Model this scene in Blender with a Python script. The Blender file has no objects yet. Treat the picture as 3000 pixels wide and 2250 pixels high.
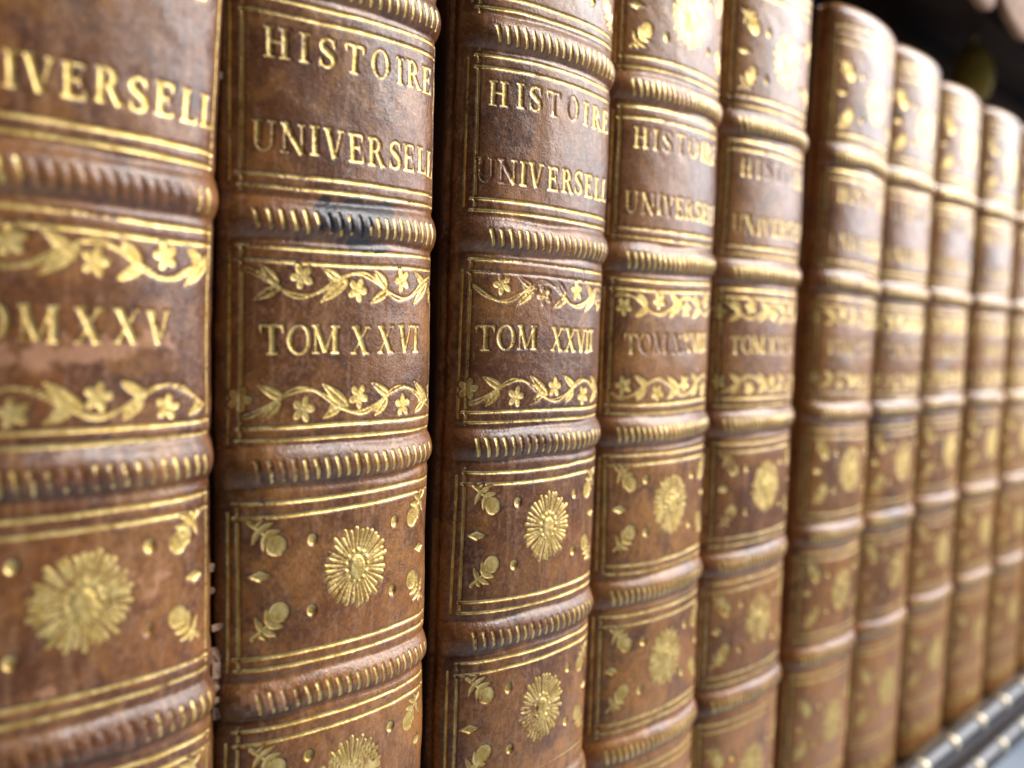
import bpy, math, random
import numpy as np
from mathutils import Matrix, Vector

MM = 0.001
sc = bpy.context.scene
col = sc.collection
rnd = random.Random(7)

# ------------------------------------------------------------------ camera
RT = (0.67803626, -0.73388322, 0.04101522)
UP = (0.01662363, 0.07109738, 0.99733085)
FW = (0.73484045, 0.67554465, -0.0604064)
CAM = (-53.7346, -117.9859, 149.0830)
cam = bpy.data.cameras.new('camera')
cam.sensor_width = 36.0
cam.lens = 2897.046 / 3000 * 36
cam.clip_start = 0.005
cam.clip_end = 50
cam.dof.use_dof = True
cam.dof.focus_distance = 0.1655
cam.dof.aperture_fstop = 10.8
camo = bpy.data.objects.new('camera', cam)
col.objects.link(camo)
camo.matrix_world = Matrix(((RT[0], UP[0], -FW[0], CAM[0]*MM), (RT[1], UP[1], -FW[1], CAM[1]*MM),
                            (RT[2], UP[2], -FW[2], CAM[2]*MM), (0, 0, 0, 1)))
sc.camera = camo

# ------------------------------------------------------------------ light
world = bpy.data.worlds.new('World')
sc.world = world
world.use_nodes = True
bgn = world.node_tree.nodes['Background']
bgn.inputs['Color'].default_value = (1.0, 0.92, 0.80, 1)
bgn.inputs['Strength'].default_value = 0.012

def area(name, loc, target, sx, sy, power, color):
    l = bpy.data.lights.new(name, 'AREA')
    l.shape = 'RECTANGLE'; l.size = sx; l.size_y = sy
    l.energy = power; l.color = color
    o = bpy.data.objects.new(name, l)
    col.objects.link(o)
    o.location = loc
    o.rotation_euler = (Vector(target) - Vector(loc)).to_track_quat('-Z', 'Y').to_euler()
    return o

area('ceiling_lamp', (0.85, -0.92, 1.40), (0.1, 0, 0.15), 0.60, 0.35, 25.0, (0.96, 0.97, 1.0))
area('right_ceiling_lamp', (1.45, -0.85, 1.12), (0.30, 0, 0.15), 1.1, 0.7, 42.0, (1.0, 0.965, 0.91))

area('far_window', (3.0, -1.45, 0.85), (0.30, 0, 0.15), 2.0, 1.3, 72.0, (0.90, 0.93, 1.0))
area('left_lamp', (-1.7, -1.5, 1.5), (0.05, 0, 0.15), 0.5, 0.35, 1.0, (1.0, 0.95, 0.86))
sc.view_settings.view_transform = 'Standard'
sc.view_settings.look = 'None'
sc.view_settings.exposure = 0.0
sc.view_settings.gamma = 1.0

# ------------------------------------------------------------------ materials
class NT:
    def __init__(self, name):
        self.m = bpy.data.materials.new(name)
        self.m.use_nodes = True
        self.t = self.m.node_tree
        self.n = self.t.nodes
        self.n.clear()
        self.out = self.n.new('ShaderNodeOutputMaterial')
    def node(self, typ, **kw):
        o = self.n.new(typ)
        for k, v in kw.items():
            setattr(o, k, v)
        return o
    def set(self, sock, v):
        if hasattr(v, 'bl_idname') or hasattr(v, 'is_output'):
            self.t.links.new(v, sock)
        else:
            sock.default_value = v
    def math(self, op, a, b=0.0, c=0.0, clamp=False):
        o = self.node('ShaderNodeMath', operation=op, use_clamp=clamp)
        self.set(o.inputs[0], a); self.set(o.inputs[1], b); self.set(o.inputs[2], c)
        return o.outputs[0]
    def mix(self, f, a, b, mode='MIX'):
        o = self.node('ShaderNodeMix', data_type='RGBA', blend_type=mode)
        o.clamp_factor = True
        self.set(o.inputs[0], f); self.set(o.inputs[6], a); self.set(o.inputs[7], b)
        return o.outputs[2]
    def attr(self, name):
        o = self.node('ShaderNodeAttribute', attribute_name=name)
        return o.outputs['Fac']
    def noise(self, vec, scale, detail=4, rough=0.55, dist=0.0):
        o = self.node('ShaderNodeTexNoise')
        self.set(o.inputs['Vector'], vec)
        o.inputs['Scale'].default_value = scale
        o.inputs['Detail'].default_value = detail
        o.inputs['Roughness'].default_value = rough
        o.inputs['Distortion'].default_value = dist
        return o.outputs[0]
    def step(self, v, lo, hi):
        o = self.node('ShaderNodeMapRange', interpolation_type='SMOOTHSTEP')
        self.set(o.inputs[0], v); self.set(o.inputs[1], lo); self.set(o.inputs[2], hi)
        return o.outputs[0]
    def vmul(self, v, s):
        o = self.node('ShaderNodeVectorMath', operation='MULTIPLY')
        self.set(o.inputs[0], v); o.inputs[1].default_value = s
        return o.outputs[0]
    def vadd(self, v, w):
        o = self.node('ShaderNodeVectorMath', operation='ADD')
        self.set(o.inputs[0], v); self.set(o.inputs[1], w)
        return o.outputs[0]

def rgb(r, g, b):
    return (r, g, b, 1.0)

def leather_nodes(T):
    v = T.node('ShaderNodeTexCoord').outputs['Object']
    ca = T.node('ShaderNodeAttribute', attribute_name='dye').outputs['Color']
    fin = T.noise(v, 1500, 3, 0.65)
    c = T.mix(T.math('MULTIPLY', T.step(fin, 0.50, 0.72), 0.45), ca, rgb(0.050, 0.021, 0.012))
    sf = T.attr('scuff')
    r = T.math('ADD', 0.32, T.math('MULTIPLY', fin, 0.26))
    r = T.math('ADD', r, T.math('MULTIPLY', sf, 0.2))
    vo = T.node('ShaderNodeTexVoronoi', feature='DISTANCE_TO_EDGE')
    T.set(vo.inputs['Vector'], v)
    vo.inputs['Scale'].default_value = 1900
    pores = T.step(vo.outputs['Distance'], 0.0, 0.16)
    g = T.math('ADD', T.math('MULTIPLY', pores, 0.45), T.math('MULTIPLY', fin, 2.0))
    return c, r, g, v, fin

def principled(T, c, r, g, dist, spec=0.5, metallic=0.0, coat=0.0, strength=1.0, coatr=0.2):
    b = T.node('ShaderNodeBsdfPrincipled')
    T.set(b.inputs['Base Color'], c); T.set(b.inputs['Roughness'], r); T.set(b.inputs['Metallic'], metallic)
    T.set(b.inputs['Specular IOR Level'], spec)
    T.set(b.inputs['Coat Weight'], coat); T.set(b.inputs['Coat Roughness'], coatr)
    if g is not None:
        bp = T.node('ShaderNodeBump')
        bp.inputs['Strength'].default_value = strength
        bp.inputs['Distance'].default_value = dist
        T.set(bp.inputs['Height'], g)
        T.t.links.new(bp.outputs[0], b.inputs['Normal'])
        T.t.links.new(bp.outputs[0], b.inputs['Coat Normal'])
    return b

def make_leather():
    T = NT('mottled_calf_leather')
    c, r, g, v, fin = leather_nodes(T)
    b = principled(T, c, r, g, 0.000034, 0.20, 0.0, 0.46, 0.9, 0.16)
    T.t.links.new(b.outputs[0], T.out.inputs[0])
    return T.m

def make_gilt():
    T = NT('worn_gold_tooling_on_leather')
    c, r, g, v, fin = leather_nodes(T)
    lea = principled(T, c, r, g, 0.000034, 0.20, 0.0, 0.46, 0.9, 0.16)
    n2 = T.noise(v, 420, 2, 0.6)
    gc = T.mix(T.step(n2, 0.35, 0.68), rgb(0.54, 0.36, 0.10), rgb(0.80, 0.59, 0.23))
    gc = T.mix(T.math('MULTIPLY', T.step(fin, 0.54, 0.74), 0.55), gc, rgb(0.30, 0.17, 0.055))
    gr = T.math('ADD', 0.37, T.math('MULTIPLY', fin, 0.24))
    gol = principled(T, gc, gr, fin, 0.00012, 0.5, 0.88, 0.0, 1.0)
    sd = T.attr('gold'); wear = T.attr('wear')
    n3 = T.noise(v, 1700, 3, 0.7)
    e = T.math('ADD', sd, T.math('MULTIPLY', T.math('SUBTRACT', n3, 0.5), 0.24))
    e = T.math('SUBTRACT', e, T.math('MULTIPLY', wear, 0.10))
    f = T.step(e, -0.03, 0.04)
    # rubbed off flakes
    fl = T.math('SUBTRACT', T.math('ADD', n3, T.math('MULTIPLY', n2, 0.6)), T.math('MULTIPLY', wear, 0.50))
    f = T.math('MULTIPLY', f, T.step(fl, 0.44, 0.58))
    ms = T.node('ShaderNodeMixShader')
    T.set(ms.inputs[0], f)
    T.t.links.new(lea.outputs[0], ms.inputs[1]); T.t.links.new(gol.outputs[0], ms.inputs[2])
    T.t.links.new(ms.outputs[0], T.out.inputs[0])
    return T.m

def simple(name, c1, c2, scale, rough, bump=0.0, stretch=(1, 1, 1), spec=0.5, metallic=0.0):
    T = NT(name)
    tc = T.node('ShaderNodeTexCoord').outputs['Object']
    v = T.vmul(tc, stretch)
    n = T.noise(v, scale, 6, 0.6, 0.3)
    c = T.mix(T.step(n, 0.3, 0.7), rgb(*c1), rgb(*c2))
    r = T.math('ADD', rough, T.math('MULTIPLY', T.math('SUBTRACT', T.noise(v, scale*3, 4), 0.5), 0.2))
    b = principled(T, c, r, n if bump else None, bump, spec, metallic)
    T.t.links.new(b.outputs[0], T.out.inputs[0])
    return T.m

LEATHER = make_leather()
GILT = make_gilt()
BOARD = simple('plain_calf_board_leather', (0.04, 0.015, 0.006), (0.10, 0.04, 0.013), 130, 0.42, 0.0002, (1, 1, 0.4))
WOOD = simple('dark_stained_wood', (0.014, 0.007, 0.005), (0.042, 0.020, 0.013), 90, 0.45, 0.0003, (0.12, 1, 1), 0.3)
WOOD_EDGE = simple('polished_dark_wood', (0.010, 0.006, 0.006), (0.024, 0.013, 0.011), 120, 0.30, 0.0002, (0.12, 1, 1), 0.35)
BEAD_GLINT = simple('pale_bead_glint', (0.78, 0.66, 0.46), (0.88, 0.78, 0.58), 300, 0.36, 0.0, (1, 1, 1), 0.5, 0.25)  # pale colour standing in for highlights on the carved beads
PAPER = simple('aged_paper', (0.42, 0.33, 0.20), (0.60, 0.50, 0.34), 400, 0.8, 0.0003, (8, 1, 0.3))
SUEDE = simple('raw_torn_leather', (0.22, 0.12, 0.07), (0.40, 0.25, 0.16), 900, 0.9, 0.0002)
TAN = simple('tan_valance_leather', (0.16, 0.08, 0.045), (0.30, 0.17, 0.10), 160, 0.7, 0.0002, (1, 1, 1), 0.15)
FLOOR = simple('pale_stone_floor', (0.62, 0.72, 0.86), (0.76, 0.84, 0.94), 3, 0.5)
BRASS = simple('aged_brass', (0.34, 0.25, 0.05), (0.46, 0.36, 0.09), 300, 0.6, 0.0, (1, 1, 1), 0.2, 0.2)

# ------------------------------------------------------------------ object helpers
def link(name, me, parent=None, mat=None):
    o = bpy.data.objects.new(name, me)
    col.objects.link(o)
    if parent is not None:
        o.parent = parent
    if mat is not None:
        me.materials.append(mat)
    return o

def tag(o, label, cat, group=None):
    o['label'] = label; o['category'] = cat
    if group:
        o['group'] = group

def np_mesh(name, co, quads, nrm=None, attrs=None, smooth=True):
    me = bpy.data.meshes.new(name)
    nv, nf = len(co), len(quads)
    k = quads.shape[1]
    me.vertices.add(nv)
    me.vertices.foreach_set('co', np.ascontiguousarray(co, dtype=np.float32).ravel())
    me.loops.add(nf*k)
    me.loops.foreach_set('vertex_index', np.ascontiguousarray(quads, dtype=np.int32).ravel())
    me.polygons.add(nf)
    me.polygons.foreach_set('loop_start', np.arange(0, nf*k, k, dtype=np.int32))
    me.polygons.foreach_set('loop_total', np.full(nf, k, dtype=np.int32))
    me.polygons.foreach_set('use_smooth', np.full(nf, smooth))
    me.update(calc_edges=True)
    if attrs:
        for an, av in attrs.items():
            if an == 'dye':
                a = me.attributes.new(an, 'FLOAT_COLOR', 'POINT')
                a.data.foreach_set('color', np.ascontiguousarray(av, dtype=np.float32).ravel())
                continue
            a = me.attributes.new(an, 'FLOAT', 'POINT')
            a.data.foreach_set('value', np.ascontiguousarray(av, dtype=np.float32))
    if nrm is not None:
        me.normals_split_custom_set_from_vertices(np.asarray(nrm, dtype=np.float32).tolist())
    return me

def sweep_x(name, prof, x0, x1, parent, mat, nx=2, smooth=False):
    """closed (y,z) outline in mm swept along x, ends capped"""
    n = len(prof)
    xs = np.linspace(x0, x1, nx)
    vs = [(x*MM, p[0]*MM, p[1]*MM) for x in xs for p in prof]
    fs = []
    for i in range(nx-1):
        for j in range(n):
            a = i*n+j; b = i*n+(j+1) % n
            fs.append((a, b, b+n, a+n))
    fs.append(tuple(range(n-1, -1, -1)))
    fs.append(tuple((nx-1)*n+j for j in range(n)))
    me = bpy.data.meshes.new(name)
    me.from_pydata(vs, [], fs)
    if smooth:
        me.polygons.foreach_set('use_smooth', [len(p.vertices) == 4 for p in me.polygons])
    me.update()
    return link(name, me, parent, mat)

def rounded_box_mesh(name, x0, x1, y0, y1, z0, z1, r):
    import bmesh
    bm = bmesh.new()
    bmesh.ops.create_cube(bm, size=1.0)
    for v in bm.verts:
        v.co = Vector(((x0+x1)/2+v.co.x*(x1-x0), (y0+y1)/2+v.co.y*(y1-y0), (z0+z1)/2+v.co.z*(z1-z0)))*MM
    bmesh.ops.bevel(bm, geom=bm.edges[:], offset=r*MM, segments=3, profile=0.6, affect='EDGES')
    me = bpy.data.meshes.new(name)
    bm.to_mesh(me); bm.free()
    for p in me.polygons:
        p.use_smooth = True
    return me

# ------------------------------------------------------------------ smooth 2-D noise in numpy
def vnoise(S, V, cell, seed):
    rg = np.random.RandomState(seed)
    tab = rg.rand(97, 131)*2-1
    x = S/cell+40.3; y = V/cell+20.7
    xi = np.floor(x).astype(int); yi = np.floor(y).astype(int)
    fx = x-xi; fy = y-yi
    fx = fx*fx*(3-2*fx); fy = fy*fy*(3-2*fy)
    g = lambda a, b: tab[a % 97, b % 131]
    return (g(xi, yi)*(1-fx)+g(xi+1, yi)*fx)*(1-fy)+(g(xi, yi+1)*(1-fx)+g(xi+1, yi+1)*fx)*fy

def fbm(S, V, cell, seed, octs=4, gain=0.6):
    o = np.zeros_like(S); a = 1.0; tot = 0.0
    for k in range(octs):
        o += a*vnoise(S+3.1*k, V-1.7*k, cell/2**k, seed+41*k)
        tot += a*a; a *= gain
    return o/math.sqrt(tot)/0.45

def sstep(x, a, b):
    t = np.clip((x-a)/(b-a), 0, 1)
    return t*t*(3-2*t)

# ------------------------------------------------------------------ signed-distance drawing kit (mm, positive inside)
def f_cap(a, b, r0, r1=None):
    r1 = r0 if r1 is None else r1
    ax, ay = a; dx, dy = b[0]-a[0], b[1]-a[1]; L2 = dx*dx+dy*dy+1e-9
    def f(S, V):
        t = np.clip(((S-ax)*dx+(V-ay)*dy)/L2, 0, 1)
        return r0+(r1-r0)*t-np.hypot(S-ax-t*dx, V-ay-t*dy)
    m = max(r0, r1)
    return f, (min(a[0], b[0])-m, max(a[0], b[0])+m, min(a[1], b[1])-m, max(a[1], b[1])+m)

def f_box(a, b, w0, w1=None):
    """butt-ended bar from a to b, half widths w0 and w1"""
    w1 = w0 if w1 is None else w1
    ax, ay = a; dx, dy = b[0]-a[0], b[1]-a[1]; L = math.hypot(dx, dy)+1e-9
    ux, uy = dx/L, dy/L
    def f(S, V):
        al = (S-ax)*ux+(V-ay)*uy
        pe = np.abs((S-ax)*-uy+(V-ay)*ux)
        return np.minimum(w0+(w1-w0)*np.clip(al/L, 0, 1)-pe, np.minimum(al, L-al))
    m = max(w0, w1)
    return f, (min(a[0], b[0])-m, max(a[0], b[0])+m, min(a[1], b[1])-m, max(a[1], b[1])+m)

def f_ell(c, rx, ry, rot=0.0):
    co, si = math.cos(rot), math.sin(rot)
    def f(S, V):
        x = (S-c[0])*co+(V-c[1])*si; y = -(S-c[0])*si+(V-c[1])*co
        return (1-np.hypot(x/rx, y/ry))*min(rx, ry)
    m = max(rx, ry)
    return f, (c[0]-m, c[0]+m, c[1]-m, c[1]+m)

def f_ring(c, rx, ry, ix, iy, half=None):
    def f(S, V):
        o = (1-np.hypot((S-c[0])/rx, (V-c[1])/ry))*min(rx, ry)
        i = (1-np.hypot((S-c[0])/ix, (V-c[1])/iy))*min(ix, iy)
        d = np.minimum(o, -i)
        if half == 'r':
            d = np.minimum(d, S-c[0])
        if half == 'b':
            d = np.minimum(d, c[1]-V)
        return d
    return f, (c[0]-rx, c[0]+rx, c[1]-ry, c[1]+ry)

def f_leaf(a, b, w, vein=0.0, skew=0.75):
    ax, ay = a; dx, dy = b[0]-a[0], b[1]-a[1]; L = math.hypot(dx, dy)+1e-9
    ux, uy = dx/L, dy/L
    def f(S, V):
        al = ((S-ax)*ux+(V-ay)*uy)/L
        pe = np.abs((S-ax)*-uy+(V-ay)*ux)
        t = np.clip(al, 0, 1)
        sh = w*np.sin(math.pi*t**skew)**0.8
        d = np.where((al < 0) | (al > 1), -np.hypot(pe, np.maximum(-al, al-1)*L), sh-pe)
        if vein > 0:
            d = np.where((t > 0.12) & (t < 0.92), np.minimum(d, np.maximum(pe-vein, -0.10)), d)
        return d
    return f, (min(a[0], b[0])-w, max(a[0], b[0])+w, min(a[1], b[1])-w, max(a[1], b[1])+w)

def poly(pts, rad):
    return [f_cap(pts[i], pts[i+1], rad[i], rad[i+1]) for i in range(len(pts)-1)]

def curve_pts(pts, n=6):
    out = []
    P = [pts[0]]+list(pts)+[pts[-1]]
    for i in range(1, len(P)-2):
        p0, p1, p2, p3 = P[i-1], P[i], P[i+1], P[i+2]
        for k in range(n):
            t = k/n
            out.append(tuple(0.5*(2*p1[q]+(p2[q]-p0[q])*t+(2*p0[q]-5*p1[q]+4*p2[q]-p3[q])*t*t
                                  + (3*p1[q]-p0[q]-3*p2[q]+p3[q])*t**3) for q in (0, 1)))
    out.append(tuple(pts[-1]))
    return out

# ---- Roman capitals, unit height; returns (prims, width)
TK, TN, SR = 0.104, 0.044, 0.038
def glyph(ch):
    B = lambda x0, y0, x1, y1, w, w1=None: f_box((x0, y0), (x1, y1), w, w1)
    def stem(x, w=TK, y0=0.0, y1=1.0, ser='tb', sw=0.10):
        r = [B(x, y0, x, y1, w)]
        if 't' in ser: r.append(B(x-w-sw, y1-SR, x+w+sw, y1-SR, SR))
        if 'b' in ser: r.append(B(x-w-sw, y0+SR, x+w+sw, y0+SR, SR))
        return r
    if ch == 'I': return stem(0.22), 0.44
    if ch == 'H': return stem(0.2)+stem(0.72)+[B(0.2, 0.52, 0.72, 0.52, TN)], 0.92
    if ch == 'T':
        return stem(0.42, ser='b')+[B(0.02, 0.955, 0.82, 0.955, 0.045), B(0.05, 0.70, 0.05, 0.96, 0.012, 0.075),
                                    B(0.79, 0.70, 0.79, 0.96, 0.012, 0.075)], 0.84
    if ch == 'O': return [f_ring((0.47, 0.5), 0.47, 0.52, 0.27, 0.46)], 0.94
    if ch == 'U':
        return stem(0.2, y0=0.28, ser='t')+stem(0.70, w=TN, y0=0.28, ser='t', sw=0.12)+[
            f_ring((0.42, 0.32), 0.325, 0.34, 0.235, 0.27, 'b')], 0.9
    if ch == 'N':
        return stem(0.16, w=TN, sw=0.12)+stem(0.80, w=TN, ser='t', sw=0.12)+[B(0.12, 1.0, 0.80, 0.0, TK*0.95)], 0.98
    if ch == 'V':
        return [B(0.16, 1.0, 0.46, 0.0, TK*0.98), B(0.74, 1.0, 0.48, 0.02, TN), B(0.0, 1-SR, 0.34, 1-SR, SR), B(0.60, 1-SR, 0.88, 1-SR, SR)], 0.86
    if ch == 'E':
        return stem(0.2)+[B(0.2, 0.955, 0.66, 0.955, 0.045), B(0.2, 0.045, 0.70, 0.045, 0.045), B(0.2, 0.52, 0.52, 0.52, TN),
                          B(0.64, 0.72, 0.64, 0.97, 0.012, 0.06), B(0.68, 0.30, 0.68, 0.03, 0.012, 0.065), B(0.52, 0.38, 0.52, 0.66, 0.03)], 0.74
    if ch == 'L':
        return stem(0.2)+[B(0.2, 0.045, 0.68, 0.045, 0.045), B(0.66, 0.32, 0.66, 0.03, 0.012, 0.065)], 0.72
    if ch == 'R':
        return stem(0.2)+[f_ring((0.34, 0.745), 0.33, 0.255, 0.15, 0.19, 'r'), B(0.2, 0.965, 0.38, 0.965, 0.035),
                          B(0.2, 0.52, 0.38, 0.52, 0.035), B(0.44, 0.52, 0.76, 0.0, 0.085, 0.10), B(0.68, SR, 0.92, SR, SR)], 0.86
    if ch == 'S':
        pts = curve_pts([(0.58, 0.74), (0.50, 0.92), (0.32, 0.965), (0.14, 0.86), (0.12, 0.68), (0.32, 0.53), (0.54, 0.38), (0.56, 0.17), (0.36, 0.035), (0.16, 0.08), (0.07, 0.27)], 4)
        n = len(pts)
        rad = [TN*0.9+(TK*1.05-TN*0.9)*max(0, math.sin(math.pi*(i/(n-1)-0.18)/0.64)) if 0.18 < i/(n-1) < 0.82 else TN*0.9 for i in range(n)]
        return poly(pts, rad)+[B(0.585, 0.68, 0.585, 0.98, 0.03), B(0.06, 0.02, 0.06, 0.33, 0.03)], 0.68
    if ch == 'M':
        return stem(0.14, w=TN, sw=0.11)+stem(0.92, w=TK, sw=0.08)+[B(0.14, 1.0, 0.50, 0.06, TK*0.9), B(0.90, 1.0, 0.52, 0.06, TN)], 1.12
    if ch == 'X':
        return [B(0.16, 1.0, 0.68, 0.0, TK), B(0.72, 1.0, 0.12, 0.0, TN), B(0.02, 1-SR, 0.36, 1-SR, SR), B(0.58, 1-SR, 0.86, 1-SR, SR),
                B(0.0, SR, 0.28, SR, SR), B(0.52, SR, 0.86, SR, SR)], 0.86
    return [], 0.4

def place_glyph(ch, cx, vc, h, sx=1.0, rot=0.0):
    prims, w = glyph(ch)
    co, si = math.cos(rot), math.sin(rot)
    out = []
    for f, bb in prims:
        def g(S, V, f=f):
            x = (S-cx)/sx; y = V-vc
            xr = x*co+y*si; yr = -x*si+y*co
            return f(xr/h+w/2, yr/h+0.5)*h
        x0 = cx+(bb[0]-w/2)*h*sx; x1 = cx+(bb[1]-w/2)*h*sx
        out.append((g, (x0-0.3, x1+0.3, vc+(bb[2]-0.5)*h-0.3, vc+(bb[3]-0.5)*h+0.3)))
    return out

# ---- ornaments
def sun(c, R, rg):
    pr = []
    n = 36
    for k in range(n):
        a = 2*math.pi*(k+rg.uniform(-.15, .15))/n
        r1 = R*(rg.uniform(0.90, 1.0) if k % 2 else rg.uniform(0.82, 0.93))
        pr.append(f_cap((c[0]+math.cos(a)*R*0.30, c[1]+math.sin(a)*R*0.30), (c[0]+math.cos(a)*r1, c[1]+math.sin(a)*r1), R*0.018, R*0.058))
    # relief of the small face in the middle
    pr.append(f_ell((c[0], c[1]-R*.04), R*.25, R*.32))
    for q in range(13):
        a = 2*math.pi*q/13
        pr.append(f_ell((c[0]+math.cos(a)*R*.33, c[1]+math.sin(a)*R*.37), R*.075, R*.075))
    return pr

def dot(c, r):
    return [f_ell(c, r, r*1.12)]

def diamond(c, w, h):
    def f(S, V):
        return (1-(np.abs(S-c[0])/w)**0.9-np.abs(V-c[1])/h)*h*0.8
    return [(f, (c[0]-w, c[0]+w, c[1]-h, c[1]+h))]

def sprig(c, sx, sy, k=1.0):
    """pomegranate on a leafy stalk; drawn for the upper left corner, flipped by sx, sy"""
    P = lambda x, y: (c[0]+sx*x*k, c[1]+sy*y*k)
    pr = [f_ell(P(1.6, -1.5), 1.55*k, 1.55*k)]
    pr += poly([P(0.9, -0.6), P(-0.6, 0.7), P(-2.3, 2.1)], [0.17, 0.22, 0.34])
    for a, b, w in (((-0.1, 0.3), (2.4, 0.75), 0.50), ((-0.9, 1.0), (1.4, 2.05), 0.46), ((-0.1, 0.15), (-0.35, -2.3), 0.46),
                    ((-1.0, 1.0), (-2.0, -1.2), 0.46), ((-1.5, 1.4), (-0.3, 2.5), 0.28)):
        pr.append(f_leaf(P(*a), P(*b), w*k, 0, 0.62))
    return pr

def flower(c, r, rot, n=5):
    pr = []
    for q in range(n):
        a = rot+2*math.pi*q/n
        p = (c[0]+math.cos(a)*r*0.60, c[1]+math.sin(a)*r*0.60)
        pr.append(f_ell(p, r*0.44, r*0.31, a))
        pr.append(f_cap((c[0]+math.cos(a)*r*0.1, c[1]+math.sin(a)*r*0.1), p, r*0.07, r*0.16))
    pr.append(f_ell(c, r*.13, r*.13))
    return pr

def roll(v0, phase, flip, s0=-18.9, s1=19.0):
    """running rose-and-leaf border, period 19.4 mm"""
    pr = []
    per = 19.4
    st = lambda s: v0+flip*(-1.9*math.cos(2*math.pi*(s-phase)/per))
    xs = np.arange(s0, s1+0.01, 0.55)
    for off, r in ((0.30, 0.17), (-0.30, 0.15)):
        pts = [(x, st(x)+off*flip*(0.6+0.4*math.sin(x))) for x in xs]
        pr += poly(pts, [r]*len(pts))
    for k in range(-2, 3):
        c = phase+k*per
        for (fs, fv, r) in ((c+0.0, v0+1.05*flip, 1.85), (c+per/2, v0-0.60*flip, 1.85)):
            if s0-0.8 < fs < s1+0.8:
                pr += flower((fs, fv), r, rnd.uniform(0, 1.2))
        for a, b, w in (((-3.6, -0.2), (-6.4, 2.5), 0.80), ((-3.2, -0.5), (-7.2, -2.7), 0.74),
                        ((6.6, 0.8), (3.2, 2.5), 0.66), ((7.8, 0.9), (3.0, -2.7), 0.86), ((-5.2, 1.0), (-6.9, 1.9), 0.3),
                        ((5.6, 0.1), (4.2, 1.2), 0.3)):
            pa = (c+a[0], v0+a[1]*flip); pb = (c+b[0], v0+b[1]*flip)
            if s0 < pa[0] < s1 and s0 < pb[0] < s1:
                pr.append(f_leaf(pa, pb, w, 0.07, 0.7))
    return pr

# ------------------------------------------------------------------ the book
BANDS = (59.6, 93.6, 127.7, 163.6, 197.8)
ZB = 5.0

def profile(ds, smax=25.4):
    n = int(round(smax/ds))
    s = np.arange(-n, n+1)*ds
    fine = np.linspace(0, smax+1, 2601)
    ph = np.minimum(fine/60+0.45*(fine/20)**6, math.pi/2)
    d = fine[1]-fine[0]
    x = np.concatenate([[0], np.cumsum(np.cos((ph[1:]+ph[:-1])/2)*d)])
    y = np.concatenate([[0], np.cumsum(np.sin((ph[1:]+ph[:-1])/2)*d)])
    a = np.abs(s)
    return s, np.sign(s)*np.interp(a, fine, x), np.interp(a, fine, y), np.sign(s)*np.interp(a, fine, ph)

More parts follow.
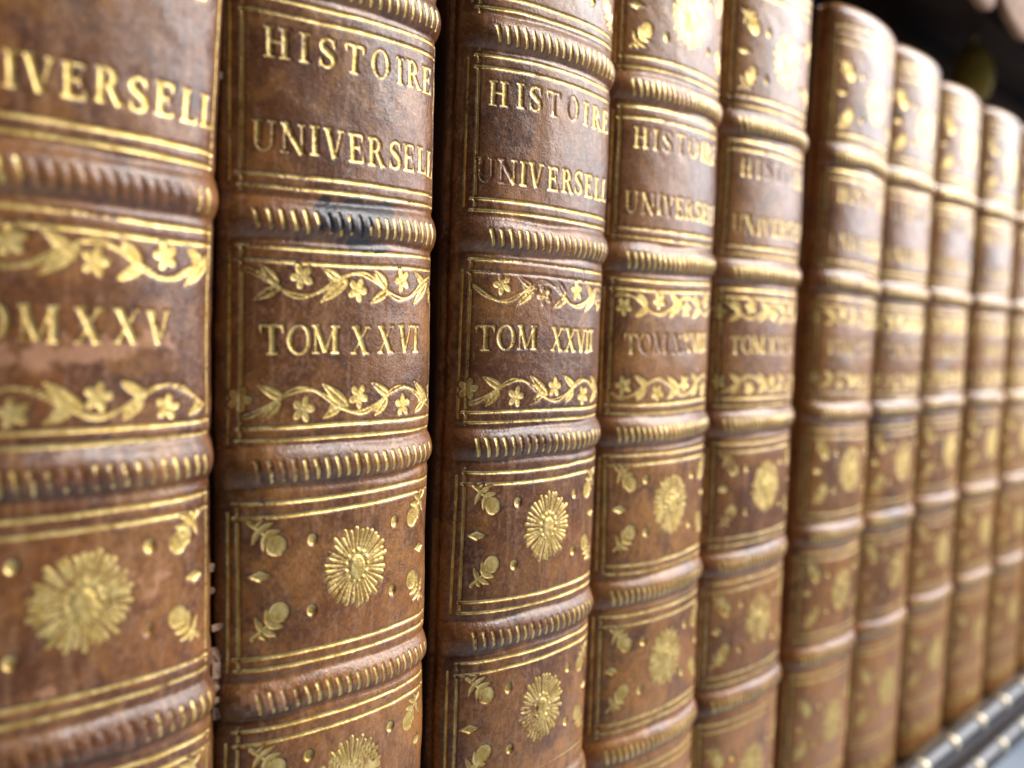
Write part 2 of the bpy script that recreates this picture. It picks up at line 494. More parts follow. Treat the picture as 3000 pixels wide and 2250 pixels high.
class Book:
    def __init__(self, idx, x, dy, dz, lean, roman, top, ds, vrange, tone, label, width=1.0, wear=0.0, waist=0.0, seed=0):
        self.i = idx; self.seed = seed; self.rg = random.Random(seed*31+5)
        self.root = bpy.data.objects.new('leather_bound_book', None)
        col.objects.link(self.root)
        self.root.empty_display_size = 0.02
        self.root.location = ((x+lean*(-22))*MM, dy*MM, (ZB+dz)*MM)
        self.root.rotation_euler = (0, math.atan(lean), 0)
        tag(self.root, label, 'book', 'volumes of the leather-bound set on the shelf')
        self.ds = ds; self.top = top; self.wear0 = wear; self.tone0 = tone
        self.s, self.X, self.Y, self.ph = profile(ds)
        self.X = np.where(self.s < 0, self.X*(0.982 if idx == 2 else width), self.X*width)
        lo, hi = vrange
        v = [ZB]
        while v[-1] < top:
            st = ds if lo <= v[-1] <= hi else max(ds, 0.6)
            v.append(v[-1]+st)
        v = np.array(v)
        v = ZB+(v-ZB)*(top-ZB)/(v[-1]-ZB)
        self.v = v
        self.S, self.V = np.meshgrid(self.s, v)
        # hand-tooled wobble: ornament coordinates drift against the sheet
        n1 = vnoise(self.S, self.V, 23, seed+1); n2 = vnoise(self.S, self.V, 19, seed+2)
        self.So = self.S+0.28*n1; self.Vo = self.V+0.30*n2+0.05*vnoise(self.S, self.V, 3.5, seed+9)
        self.h = np.zeros_like(self.S)
        self.width = width
        self.waist = waist
        self.wear = np.full_like(self.S, wear)+0.42*vnoise(self.S, self.V, 14, seed+3)+0.25*vnoise(self.S, self.V, 4.5, seed+33)
        self.ink = np.zeros_like(self.S); self.scuff = np.zeros_like(self.S); self.dark = np.zeros_like(self.S)
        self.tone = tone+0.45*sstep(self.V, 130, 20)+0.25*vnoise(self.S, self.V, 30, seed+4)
        self.items = []
        self.jb = [self.rg.uniform(-0.5, 0.5) for _ in BANDS]

    def blob(self, arr, s, v, rs, rv, amt=1.0):
        d = np.hypot((self.S-s)/rs, (self.V-v)/rv)
        arr += amt*np.clip(1.25-d, 0, 1.1)

    def add(self, name, prims, lift=0.022, depth=0.17, dome=0.05, domew=0.40, label=None):
        x0 = min(b[0] for _, b in prims)-0.9; x1 = max(b[1] for _, b in prims)+0.9
        y0 = min(b[2] for _, b in prims)-0.9; y1 = max(b[3] for _, b in prims)+0.9
        j0, j1 = np.searchsorted(self.s, (x0, x1)); i0, i1 = np.searchsorted(self.v, (y0, y1))
        if i1-i0 < 2 or j1-j0 < 2:
            return
        j1 = min(j1+1, len(self.s)); i1 = min(i1+1, len(self.v))
        S = self.So[i0:i1, j0:j1]; V = self.Vo[i0:i1, j0:j1]
        d = np.full_like(S, -1.2)
        ls = self.s[j0:j1]; lv = self.v[i0:i1]
        for f, b in prims:
            a0, a1 = np.searchsorted(ls, (b[0]-1.0, b[1]+1.0)); c0, c1 = np.searchsorted(lv, (b[2]-1.0, b[3]+1.0))
            if a1 > a0 and c1 > c0:
                w = (slice(c0, c1), slice(a0, a1))
                d[w] = np.maximum(d[w], f(S[w], V[w]))
        self.items.append((name, i0, j0, d, lift, label))
        dd = -depth*sstep(d, -0.20, 0.24)
        if dome:
            dd = dd+dome*np.clip(d/domew, 0, 1)**0.7
        if name == 'gilt_sun':
            rr = np.hypot(S-0.5*(x0+x1), V-0.5*(y0+y1))
            dd = dd+0.05*vnoise(S, V, 0.5, self.seed+77)*np.clip(3.2-rr, 0, 1)
        W = self.h[i0:i1, j0:j1]
        W += dd

    # -------- layout of the tooling
    def decorate(self, roman, letters):
        rg = self.rg
        B = BANDS
        def hrule(v, s0=-19.6, s1=19.6, w=0.26):
            return f_cap((s0+rg.uniform(-.5, .3), v+rg.uniform(-.12, .12)), (s1, v+rg.uniform(-.12, .12)), w, w)
        def pair(va, vb):
            self.add('gilt_rule', [hrule(va), hrule(vb)], 0.016, 0.24, 0.0, 0.25)
        def frame(v0, v1):
            for sg in (-1, 1):
                a = sg*(19.2+rg.uniform(-.15, .15)); b = sg*(20.9+rg.uniform(-.15, .15))
                o0, o1 = rg.uniform(-1.2, .4), rg.uniform(-.4, .9)
                self.add('gilt_frame', [f_cap((a, v0+o0), (a+rg.uniform(-.2, .2), v1+o1), 0.26), f_cap((b, v0+rg.uniform(-.5, 1)), (b+rg.uniform(-.2, .2), v1-rg.uniform(0, 2)), 0.24)],
                         0.010, 0.24, 0.0, 0.25)
        T = self.top
        comps = [(24.2, 54.6), (64.4, 89.2), (98.3, 123.0), (131.8, 159.5), (168.0, 194.0), (202.0, T-6.5)]
        for q, (a, b) in enumerate(comps):
            if q == 0:
                pair(a, a+1.7); pair(b, b-1.9)
            elif q == 5:
                pair(a, a+1.9)
                self.add('gilt_rule', [hrule(b, w=0.2), hrule(b-2.0, w=0.18), hrule(b-4.3, w=0.2)], 0.016, 0.24, 0.0, 0.25)
            else:
                pair(a, a+1.8); pair(b, b-2.0)
            frame(a, b)
        pair(6.9, 8.4)
        self.add('gilt_floral_roll', roll(15.6, rg.uniform(-9, 9), 1), 0.022)
        # flower compartments
        for a, b, vc in ((24.2, 54.6, 39.6), (64.4, 89.2, 77.6), (98.3, 123.0, 111.8), (202.0, T-10, 214.4)):
            o = (rg.uniform(-.4, .4), rg.uniform(-.4, .4))
            self.add('gilt_sun', sun((o[0], vc+o[1]), 6.45, rg), 0.024, 0.26, 0.38, 0.34)
            hh = 5.6
            for sx in (-1, 1):
                self.add('gilt_diamond', diamond((sx*(16.2+rg.uniform(-.4, .4)), vc+rg.uniform(-.4, .6)), 1.9, 0.85), 0.022, 0.30, 0.0)
                for sy in (-1, 1):
                    self.add('gilt_dot', dot((sx*8.3+rg.uniform(-.5, .5), vc+sy*5.5+rg.uniform(-.5, .5)), 0.78), 0.022, 0.36, 0.0)
                    self.add('gilt_sprig', sprig((sx*(-15.0+rg.uniform(-.3, .3))*-1, vc+sy*(6.6+rg.uniform(-.4, .3))), -sx, sy, 1.0), 0.022, 0.20, 0.03)
        # titles
        def word(name, items, vc, h, sx=1.0):
            pr = []
            for ch, cs in items:
                pr += place_glyph(ch, cs+rg.uniform(-.12, .12), vc+rg.uniform(-.14, .14), h, sx, rg.uniform(-.02, .02))
            self.add(name, pr, 0.028, 0.20, 0.0, 0.3)
        t1, t2, t3 = letters
        word('title_word', t1, 191.2 if self.i == 1 else 188.0, 4.25, 1.0)
        word('title_word', t2, 175.0, 4.25, 0.96)
        word('volume_number', t3, 146.4, 4.3, 1.0)
        ph = rg.uniform(-1, 1)-9.2 if self.i not in (3, 4) else (-13.2 if self.i == 3 else -6.8)
        self.add('gilt_floral_roll', roll(154.55, ph, 1), 0.022)
        ph2 = ph+0.6 if self.i != 3 else -9.4
        self.add('gilt_floral_roll', roll(137.1, ph2, -1), 0.022)
        # ticks on the raised bands
        for q, bv in enumerate(B):
            pr = []
            s = -16.8+rg.uniform(-.6, .8)
            while s < 18.8:
                t = rg.uniform(1.45, 1.75)
                sl = rg.uniform(0.5, 0.9)
                pr.append(f_box((s-sl*.5, bv-0.2+t), (s+sl*.5, bv-0.2-t), 0.32, 0.27))
                s += (1.80 if self.i < 4 else 1.62)+rg.uniform(-.08, .08)
            self.add('gilt_hatching', pr, 0.020, 0.18, 0.0)

    def dye(self):
        """mottled calf dye of this sheet: a colour per point"""
        S, V, q = self.S, self.V, self.seed*7
        wS = S+2.2*fbm(S, V, 9, q+1, 2); wV = V+2.2*fbm(S, V, 9, q+2, 2)
        L = lambda *c: np.array(c)[None, None, :]
        def mix(c, t, d):
            t = np.clip(t, 0, 1)[..., None]
            return c*(1-t)+d*t
        c = mix(np.zeros(S.shape+(3,))+L(0.112, 0.037, 0.010), sstep(fbm(wS, wV, 17, q+3, 4), -1.0, 1.0), L(0.215, 0.077, 0.018))
        c = mix(c, 0.45*sstep(fbm(wS, wV, 12, q+4, 5, .7), 0.2, 1.9), L(0.370, 0.160, 0.036))
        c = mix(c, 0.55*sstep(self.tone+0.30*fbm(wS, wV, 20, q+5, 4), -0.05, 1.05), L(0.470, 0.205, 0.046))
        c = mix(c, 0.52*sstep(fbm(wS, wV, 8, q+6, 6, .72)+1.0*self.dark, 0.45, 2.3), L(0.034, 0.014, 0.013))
        c = mix(c, 0.30*sstep(fbm(S, V*0.16, 0.9, q+7, 2), 0.5, 1.6), L(0.40, 0.21, 0.10))
        c = mix(c, 0.28*sstep(fbm(S, V, 1.1, q+8, 3, .75), 0.3, 1.8), L(0.055, 0.022, 0.014))
        c = mix(c, 0.22*sstep(fbm(S, V, 0.8, q+18, 2, .75)+0.3*fbm(S, V, 9, q+19, 2), 0.5, 1.8), L(0.38, 0.20, 0.12))
        c = mix(c, 0.36*sstep(fbm(S, V, 0.62, q+28, 2, .8)+0.35*fbm(S, V, 6, q+29, 3), 0.35, 1.7), L(0.045, 0.018, 0.013))
        c = mix(c, 0.30*sstep(fbm(S, V, 0.5, q+30, 2, .8)+0.4*fbm(S, V, 7, q+31, 3), 0.6, 1.9), L(0.36, 0.18, 0.10))
        sc_ = sstep(self.scuff+0.42*fbm(S, V, 2.4, q+9, 4, .7), 0.45, 0.85)*(self.scuff > 0.02)
        c = mix(c, 0.75*sc_, L(0.42, 0.21, 0.115))
        # rubbed high spots and hair cracks
        rub = np.clip(self.h-1.0, 0, 1)*sstep(fbm(S, V, 3.0, q+10, 4, .7), 0.6, 1.6)
        c = mix(c, 0.45*rub, L(0.36, 0.18, 0.095))
        cr = fbm(S*1.2+0.8*fbm(S, V, 2, q+12, 2), V*0.35, 3.4, q+11, 3)
        ln = (1-sstep(np.abs(cr), 0.0, 0.05))*sstep(fbm(S, V, 9, q+13, 2), 0.5, 1.2)
        c = mix(c, 0.5*ln, L(0.44, 0.25, 0.15))
        self.inkm = sstep(self.ink+0.30*fbm(S, V, 3, q+14, 4, .65), 0.42, 0.72)*(self.ink > 0.02)
        c = mix(c, 0.92*self.inkm, L(0.017, 0.016, 0.021))
        self.wear += 1.6*self.inkm
        return np.concatenate([c, np.ones(S.shape+(1,))], -1)

    def build(self):
        S, V, s, v = self.S, self.V, self.s, self.v
        rg = self.rg
        h = self.h
        # raised bands over the sewing cords
        fade = 0.12+0.88*np.clip(np.cos(self.ph), 0, 1)[None, :]**1.25
        for q, bv in enumerate(BANDS):
            c = bv+0.35*vnoise(S, V*0+q*40, 11, self.seed+20)
            t = (V-c)/np.where(V > c, 3.0, 2.5)/(1+0.08*vnoise(S, V*0+q*30, 9, self.seed+21))
            bump = np.clip(1-t*t, 0, None)**1.15
            trough = -0.22*np.exp(-((np.abs(t)-1.12)/0.20)**2)
            h += (1.08*bump*(1+0.07*vnoise(S, V, 6, self.seed+22))+trough)*fade
        # hand-made unevenness, worn hollows
        h += 0.16*vnoise(S, V, 11, self.seed+23)+0.06*vnoise(S, V, 3.2, self.seed+24)+0.02*vnoise(S, V, 1.1, self.seed+25)
        # head cap and tail turn in
        t = np.clip((V-(self.top-4.2))/4.2, 0, 1)
        h -= 4.0*(1-np.sqrt(np.clip(1-t*t, 0, 1)))
        t = np.clip((ZB+2.4-V)/2.4, 0, 1)
        h -= 2.4*(1-np.sqrt(np.clip(1-t*t, 0, 1)))
        nx, ny = np.sin(self.ph)[None, :], -np.cos(self.ph)[None, :]
        wst = 1+self.waist*np.clip(np.abs(V-146)/50, 0, 1.15)**2
        PX = self.X[None, :]*wst+h*nx
        PY = self.Y[None, :]+h*ny
        # joint groove along the hinge
        PX = PX-np.sign(S)*0.55*np.exp(-((np.abs(S)-24.2)/0.7)**2)
        P = np.stack([PX, PY, V-ZB], -1)
        gv = np.gradient(P, axis=0); gs = np.gradient(P, axis=1)
        N = np.cross(gs, gv)
        N /= np.linalg.norm(N, axis=-1, keepdims=True)+1e-12
        nr, nc = S.shape
        R, C = np.meshgrid(np.arange(nr-1), np.arange(nc-1), indexing='ij')
        Q = np.stack([R*nc+C, R*nc+C+1, (R+1)*nc+C+1, (R+1)*nc+C], -1)
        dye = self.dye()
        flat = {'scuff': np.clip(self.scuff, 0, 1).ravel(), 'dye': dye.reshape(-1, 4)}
        Pf = P.reshape(-1, 3)*MM; Nf = N.reshape(-1, 3)
        def sub(quads, lift=0.0, extra=None):
            idx, inv = np.unique(quads.ravel(), return_inverse=True)
            co = Pf[idx]+Nf[idx]*(lift*MM)
            at = {k: a[idx] for k, a in flat.items()}
            if extra is not None:
                at.update({k: a[idx] for k, a in extra.items()})
            return co, inv.reshape(-1, 4), Nf[idx], at
        vm = 0.5*(v[1:]+v[:-1])
        isb = np.zeros(nr-1, dtype=int)
        for q, bv in enumerate(BANDS):
            isb[np.abs(vm-bv) < 4.3] = q+1
        co, qd, nm, at = sub(Q[isb == 0].reshape(-1, 4))
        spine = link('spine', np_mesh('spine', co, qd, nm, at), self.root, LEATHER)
        for q in range(len(BANDS)):
            co, qd, nm, at = sub(Q[isb == q+1].reshape(-1, 4))
            link('raised_band', np_mesh('raised_band', co, qd, nm, at), spine, LEATHER)
        # gold tooling: patches of the same sheet, a hair proud of it
        wf = self.wear.ravel()
        for name, i0, j0, d, lift, label in self.items:
            m = np.maximum.reduce([d[:-1, :-1], d[1:, :-1], d[:-1, 1:], d[1:, 1:]]) > -0.16
            if not m.any():
                continue
            ii, jj = np.nonzero(m)
            qs = Q[ii+i0, jj+j0]
            gold = np.full(nr*nc, -1.0)
            rr, cc = np.meshgrid(np.arange(d.shape[0])+i0, np.arange(d.shape[1])+j0, indexing='ij')
            gold[rr*nc+cc] = d
            gold += max(0.0, self.ds-0.2)*0.16
            co, qd, nm, at = sub(qs, lift, {'gold': gold, 'wear': wf})
            o = link(name, np_mesh(name, co, qd, nm, at), spine, GILT)
            if label:
                o['label'] = label
        # boards and leaves
        xe = min(self.X[-1], -self.X[0])
        for sg in (-1, 1):
            a, b = sorted((sg*xe, sg*(xe-3.0)))
            me = rounded_box_mesh('cover_board', a, b, self.Y[-1]-0.2, 150, 0.0, self.top-ZB-1.0, 0.9)
            link('cover_board', me, self.root, BOARD)
        me = rounded_box_mesh('page_block', -xe+3.1, xe-3.1, 7.5, 147, 3, self.top-ZB-5, 0.4)
        link('page_block', me, self.root, PAPER)
        return spine

def letters_for(i, roman):
    t1 = [('H', -13.9), ('I', -9.8), ('S', -6.2), ('T', -1.6), ('O', 3.3), ('I', 7.4), ('R', 10.7), ('E', 14.4)]
    t2 = [('U', -15.6), ('N', -11.5), ('I', -8.2), ('V', -5.3), ('E', -1.2), ('R', 2.6), ('S', 6.4), ('E', 9.8), ('L', 13.2), ('L', 16.2)]
    base = {'T': -14.5, 'O': -10.4, 'M': -5.9}
    x0 = -0.1
    if i == 1:
        t2 = [('U', -16.0), ('N', -12.0), ('I', -8.6), ('V', -5.7), ('E', -1.6), ('R', 2.5), ('S', 6.4), ('E', 10.2), ('L', 14.2), ('L', 17.6)]
        base['M'] = -5.2; x0 = 0.6
    if i == 2:
        t1 = [('H', -14.2), ('I', -10.0), ('S', -6.3), ('T', -1.5), ('O', 3.7), ('I', 8.0), ('R', 11.5), ('E', 15.6)]
        t2 = [('U', -15.8), ('N', -11.6), ('I', -8.3), ('V', -5.3), ('E', -1.1), ('R', 2.9), ('S', 7.0), ('E', 10.5), ('L', 14.3), ('L', 17.4)]
        x0 = 0.5
    if i == 3:
        t1 = [('H', -15.2), ('I', -10.8), ('S', -7.4), ('T', -3.0), ('O', 2.3), ('I', 7.0), ('R', 11.0), ('E', 15.2)]
        t2 = [('U', -17.2), ('N', -13.0), ('I', -9.8), ('V', -6.9), ('E', -2.4), ('R', 1.7), ('S', 5.4), ('E', 9.0), ('L', 12.8), ('L', 16.4)]
        base = {'T': -16.3, 'O': -12.2, 'M': -7.4}; x0 = 0.5
    t3 = [(c, base[c]) for c in 'TOM']
    x = x0
    nar = 0.86 if len(roman) > 4 else 1.0
    for k, c in enumerate(roman):
        t3.append((c, x))
        nxt = roman[k+1] if k+1 < len(roman) else ''
        adv = {'X': 4.75, 'V': 3.4, 'I': 2.1}[c]
        if c == 'X' and nxt == 'V': adv = 4.4
        if c == 'X' and nxt == 'I': adv = 3.5
        if c == 'V' and nxt == 'I': adv = 2.8
        if c == 'I' and nxt == 'X': adv = 3.4
        x += adv*nar*(1.07 if i == 2 else 1.0)
    return t1, t2, t3

SPEC = [
    # x, dy, dz, lean, numeral, top, grid, fine range, tone, label
    (0.000, 1.290, 0.62, -0.0046, 'XXV', 238.0, 0.32, (70, 215), -0.28, 'leftmost leather book, lettered TOM XXV, cut off by the left edge'),
    (43.371, 0.803, -0.66, -0.0200, 'XXVI', 238.0, 0.18, (82, 203), -0.08, 'sharp leather book lettered TOM XXVI with ink stain on its band'),
    (84.712, -1.586, 0.24, -0.0054, 'XXVII', 238.5, 0.20, (70, 220), 0.02, 'leather book lettered TOM XXVII beside the dark gap, third from left'),
    (128.576, -0.315, -0.01, -0.0184, 'XXVIII', 238.0, 0.32, (44, 238), 0.22, 'leather book lettered TOM XXVIII, fourth from left, tight against its left neighbour'),
    (169.451, -0.610, 0.04, -0.0133, 'XXIX', 238.0, 0.34, (20, 239), 0.34, 'fifth leather book from left, faint TOM lettering, just left of wide dark gap'),
    (215.814, -0.321, 0.10, 0.0246, 'XXX', 239.3, 0.38, (0, 240), 0.58, 'leaning leather book right of the wide gap, its head the highest in view'),
    (255.476, -0.579, -0.33, 0.0084, 'XXXI', 237.8, 0.42, (0, 240), 0.50, 'blurred leather book, seventh from left, just right of the leaning one'),
    (300.913, 0.553, 0.05, -0.0033, 'XXXII', 235.5, 0.42, (0, 240), 0.75, 'blurred leather book, eighth from left, between the seventh and ninth volumes'),
    (346.523, 0.765, -0.05, 0.0031, 'XXXIII', 236.0, 0.46, (0, 240), 0.80, 'blurred leather book, ninth from left, last one whose head shows in full'),
    (389.5, 0.3, 0.0, 0.002, 'XXXIV', 236.5, 0.55, (0, 240), 0.85, 'blurred leather book at the right edge, tenth from left'),
    (432.5, 0.2, 0.0, 0.004, 'XXXV', 236.0, 0.6, (0, 240), 0.85, 'sliver of blurred leather book farthest right along the shelf'),
]

books = []
for k, (x, dy, dz, lean, roman, top, ds, vr, tone, label) in enumerate(SPEC):
    i = k+1
    bk = Book(i, x, dy, dz, lean, roman, top, ds, vr, tone, label, width={2: 0.960, 3: 0.985, 4: 0.99, 5: 0.985, 6: 0.985, 7: 0.98}.get(i, 1.0),
              wear=0.16, waist=0.055 if i == 1 else 0.0, seed=i*3+1)
    if i == 1:
        for s_, v_, rs, rv in ((-9, 142, 5, 1.2), (-3, 142.6, 5, 1.3), (3, 143.8, 4, 1.2), (9.5, 144.4, 3.5, 0.9), (1, 142.9, 4, 1.0)):
            bk.blob(bk.scuff, s_, v_, rs, rv*1.3, 1.0)
        bk.blob(bk.wear, 3, 163, 13, 3.5, 2.2); bk.blob(bk.wear, 0, 127.5, 12, 3, 1.0); bk.blob(bk.wear, -2, 93.5, 15, 3, 1.4)
        bk.blob(bk.dark, 9, 162, 7, 3.5, 0.8); bk.blob(bk.scuff, 9, 113, 4, 2, 0.25); bk.blob(bk.scuff, -4.5, 103, 1.5, 2.2, 0.7)
        bk.blob(bk.dark, 14, 185, 5, 10, 0.3)
    if i == 2:
        bk.dark += 2.2*sstep(-bk.S, 19.4, 21.6)  # darker left joint dye, also painting the gap's shade into the colour
        bk.blob(bk.ink, -1.8, 164.2, 6.0, 3.8, 1.1); bk.blob(bk.ink, 2.5, 166.4, 7, 1.5, 0.85); bk.blob(bk.dark, 0, 164, 18, 4.4, 1.5); bk.blob(bk.ink, 1, 160.5, 4, 0.8, 0.5)
        bk.blob(bk.scuff, -14.5, 94.2, 4.4, 2.4, 1.0); bk.blob(bk.wear, -12, 93.6, 6, 3, 0.8); bk.blob(bk.wear, -13, 128.6, 6, 3, 0.5)
        bk.blob(bk.dark, 2, 85.4, 8, 1.6, 0.7); bk.blob(bk.dark, -4, 189.5, 3, 2.4, 0.7); bk.blob(bk.dark, -5, 150.3, 9, 1.6, 0.45)
        bk.blob(bk.dark, 6, 106, 3, 1.4, 0.7); bk.blob(bk.dark, -4, 171.5, 9, 2.5, 0.5); bk.blob(bk.wear, -14, 174, 3, 3, 0.3)
    if i == 3:
        bk.blob(bk.wear, 0, 187.5, 5, 3, 0.9); bk.blob(bk.wear, -15.5, 175, 4, 3, 1.5); bk.blob(bk.wear, -4, 94, 20, 3, 0.45)
        bk.blob(bk.dark, -13, 163.2, 4, 3, 0.5); bk.blob(bk.dark, 0, 163, 16, 2.0, 0.35); bk.blob(bk.dark, 4, 96, 16, 2.5, 0.4)
        bk.blob(bk.scuff, -6, 88, 3, 1, 0.6); bk.blob(bk.wear, -10, 158, 20, 2.2, 0.7)
    if i == 4:
        bk.blob(bk.dark, 12, 178, 3, 6, 0.8); bk.blob(bk.scuff, -12, 142, 3, 2, 0.6); bk.blob(bk.dark, -15, 164, 5, 5, 0.5)
        bk.blob(bk.wear, -8, 146, 16, 3, 0.55)
    if i == 5:
        bk.blob(bk.dark, -16, 196, 5, 5, 0.7); bk.blob(bk.wear, 0, 188, 20, 4, 0.6)
    if i == 6:
        bk.blob(bk.ink, 2.2, 184.5, 1.3, 4.0, 1.0)
    if i >= 4:
        bk.wear += 0.22*np.exp(-((bk.V-188)/3.5)**2)+0.10*np.exp(-((bk.V-175)/3.5)**2)+0.22*np.exp(-((bk.V-146.4)/3.5)**2)
    bk.decorate(roman, letters_for(i, roman))
    bk.build()
    books.append(bk)

# torn fibres on the right joint of the first volume
def flake(parent, pts, y, th, seed):
    """ragged chip of torn leather: outline in (x, z) mm, thickness along y"""
    n = len(pts)
    rg = random.Random(seed)
    vs = [(p[0]*MM, (y+rg.uniform(-.15, .15))*MM, p[1]*MM) for p in pts]+[(p[0]*MM, (y+th+rg.uniform(-.1, .1))*MM, p[1]*MM) for p in pts]
    fs = [tuple(range(n)), tuple(range(2*n-1, n-1, -1))]+[(q, q+n, (q+1) % n+n, (q+1) % n) for q in range(n)]
    me = bpy.data.meshes.new('torn_fibre')
    me.from_pydata(vs, [], fs); me.update()
    link('torn_fibre', me, parent, SUEDE)

b1 = books[0]
rg = random.Random(3)
def edge_x(vz):
    return 20.45*(1+0.055*min(abs(vz-146)/50, 1.15)**2)
spots = [(108.5, 0.9, 0.5), (103.2, 1.9, 0.45), (98.6, 1.1, 1.0), (96.8, 1.6, 1.2), (95.2, 1.3, 0.7), (94.3, 0.7, 0.5), (93.4, 1.2, 0.8), (92.5, .8, .4), (91.8, 1.2, 0.6), (90.4, 1.2, 0.9), (99.6, 1.3, 0.6), (181, .35, .5), (112, .3, .6)]
for q, (vz, L, wd) in enumerate(spots):
    x0 = edge_x(vz)-0.5; z0 = vz-ZB
    pts = [(x0, z0-wd)]
    m = 5
    for t in range(m):
        f = t/(m-1)
        pts.append((x0+0.5+L*(0.35+0.65*math.sin(math.pi*(0.15+0.7*f)))*rg.uniform(0.55, 1.0), z0-wd+2*wd*f+rg.uniform(-.15, .15)))
    pts.append((x0, z0+wd))
    flake(b1.root, pts, 5.4+rg.uniform(-.4, .6), 0.35, q)

# ------------------------------------------------------------------ bookcase
case = bpy.data.objects.new('bookcase', None)
col.objects.link(case)
case.empty_display_size = 0.05
tag(case, 'dark wooden bookcase with beaded shelf edges and modelled bead highlights holding the leather books', 'bookcase')
XA, XB = -160, 1500
sweep_x('shelf_board', [(165, 5), (-3.0, 5), (-3.0, -18.5), (165, -18.5)], XA, XB, case, WOOD)
def bead(name, yc, zc, r, parent):
    pr = [(yc+r*math.cos(a), zc+r*math.sin(a)) for a in np.linspace(0, 2*math.pi, 25)[:-1]]
    return sweep_x(name, pr, XA, XB, parent, WOOD_EDGE, 60, True)
def studs_and_glints(rail, yc, zc, r, x0, step, n, mat=None):
    import bmesh
    bm = bmesh.new()
    bmesh.ops.create_uvsphere(bm, u_segments=20, v_segments=12, radius=1.0)
    me = bpy.data.meshes.new('stud_or_glint')
    bm.to_mesh(me); bm.free()
    for p in me.polygons:
        p.use_smooth = True
    me.materials.append(mat or BEAD_GLINT)
    for k in range(n):
        o = bpy.data.objects.new('stud_or_glint', me)
        col.objects.link(o); o.parent = rail
        o.location = ((x0+k*step)*MM, yc*MM, zc*MM)
        o.scale = (r*1.0*MM, r*MM, r*MM)
r1 = bead('edge_bead', -4.6, 8.0, 4.6, case)
studs_and_glints(r1, -7.0, 10.3, 2.6, 300-28.1*3, 28.1, 16)  # pale knobs modelled in place of highlights on the bead moulding
r2 = bead('edge_bead', -4.6, -8.8, 4.8, case)
studs_and_glints(r2, -7.3, -6.6, 2.6, 328-28.1*3, 28.1, 16)
sweep_x('edge_cove', [(-3.0, 4.9), (-3.9, 4.4), (-2.6, 1.0), (-2.3, -1.5), (-3.0, -4.6), (-3.4, -5.2), (-0.5, -5.2), (-0.5, 4.9)], XA, XB, case, WOOD_EDGE, 2)
sweep_x('edge_fillet', [(-3.0, -12.6), (-5.6, -13.0), (-5.2, -17.5), (-3.0, -19.4), (0, -19.4), (0, -12.6)], XA, XB, case, WOOD_EDGE, 2)
# shelf above: plank underside with battens, a scalloped leather valance nailed to its edge
sweep_x('upper_shelf_board', [(165, 285), (0, 285), (0, 305), (165, 305)], XA, XB, case, WOOD)
for yb in (18, 52, 92):
    sweep_x('underside_batten', [(yb, 277), (yb+12, 277), (yb+12, 284.9), (yb, 284.9)], XA, XB, case, WOOD)
sweep_x('back_panel', [(165.2, -30), (172, -30), (172, 320), (165.2, 320)], XA, XB, case, WOOD)
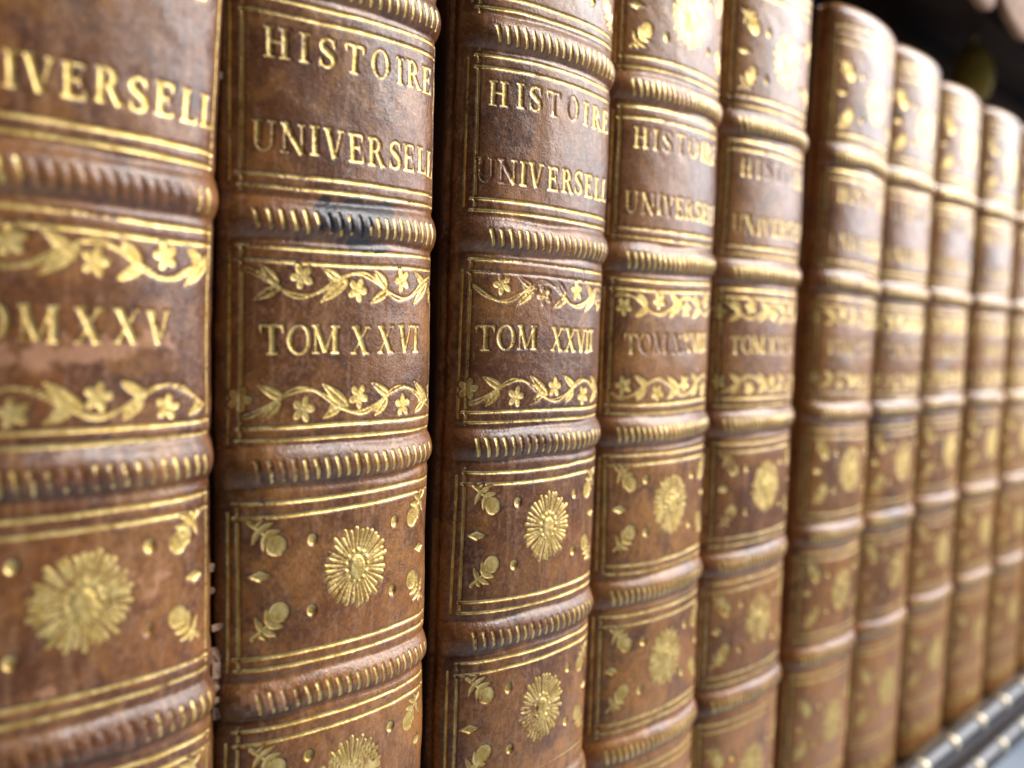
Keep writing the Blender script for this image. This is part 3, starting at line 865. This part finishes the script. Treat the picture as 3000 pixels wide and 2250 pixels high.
# valance: one tongue per scallop
def tongue(x0, w):
    nu, nv = 16, 10
    top = 306; base = 273
    vs = []
    for side in (0, 1):
        for i in range(nu+1):
            u = i/nu*2-1
            zb = base-17*math.sqrt(max(0, 1-u*u))
            for j in range(nv+1):
                f = j/nv
                y = -3.0-2.6*(1-u*u)*f-1.2*f*f
                if side:
                    y += 1.8
                vs.append(((x0+w*(u+1)/2)*MM, y*MM, (top+(zb-top)*f)*MM))
    fs = []
    n = (nu+1)*(nv+1)
    for i in range(nu):
        for j in range(nv):
            a = i*(nv+1)+j
            fs.append((a, a+1, a+nv+2, a+nv+1))
            fs.append((n+a, n+a+nv+1, n+a+nv+2, n+a+1))
    for i in range(nu):
        a = i*(nv+1)+nv; b = a+nv+1
        fs.append((a, n+a, n+b, b))
        a = i*(nv+1); b = a+nv+1
        fs.append((a, b, n+b, n+a))
    for i in (0, nu):
        for j in range(nv):
            a = i*(nv+1)+j
            fs.append((a, n+a, n+a+1, a+1) if i == 0 else (a, a+1, n+a+1, n+a))
    me = bpy.data.meshes.new('valance_tongue')
    me.from_pydata(vs, [], fs); me.update()
    for p in me.polygons:
        p.use_smooth = p.index < nu*nv*2
    return link('valance_tongue', me, case, TAN)
for k in range(14):
    x0 = 262+k*41.0
    o = tongue(x0, 40.2)
    studs_and_glints(o, -6.4, 283, 3.2, x0+20.1, 1, 1, BRASS)

# brass tag hanging under the upper shelf
def lathe(name, prof, cx, cy, parent, mat, n=24):
    vs = []; fs = []
    for (r, z) in prof:
        for k in range(n):
            a = 2*math.pi*k/n
            vs.append(((cx+r*math.cos(a))*MM, (cy+r*math.sin(a))*MM, z*MM))
    for i in range(len(prof)-1):
        for k in range(n):
            fs.append((i*n+k, i*n+(k+1) % n, (i+1)*n+(k+1) % n, (i+1)*n+k))
    fs.append(tuple(range(n-1, -1, -1))); fs.append(tuple((len(prof)-1)*n+k for k in range(n)))
    me = bpy.data.meshes.new(name)
    me.from_pydata(vs, [], fs)
    for p in me.polygons:
        p.use_smooth = True
    me.update()
    return link(name, me, parent, mat)
pen = bpy.data.objects.new('brass_pendant', None)
col.objects.link(pen)
pen.location = (0, 0, 0)
tag(pen, 'small olive brass pendant hanging in the dark under the upper shelf', 'pendant')

# ------------------------------------------------------------------ floor far below, seen in the lower right corner
me = bpy.data.meshes.new('floor')
me.from_pydata([(-6, -6, -0.9), (8, -6, -0.9), (8, 2, -0.9), (-6, 2, -0.9)], [], [(0, 1, 2, 3)])
fl = link('floor', me, None, FLOOR)
fl['kind'] = 'structure'
PX, PY = 385.0, 30.0
pen.location = (PX*MM, PY*MM, 0.247)
lathe('drop', [(0.8, 0), (4, 2), (7.5, 7), (8.5, 13), (7.5, 20), (4.5, 25), (1.5, 27)], 0, 0, pen, BRASS)
lathe('stem', [(0.9, 26.5), (0.9, 38)], 0, 0, pen, BRASS, 10)
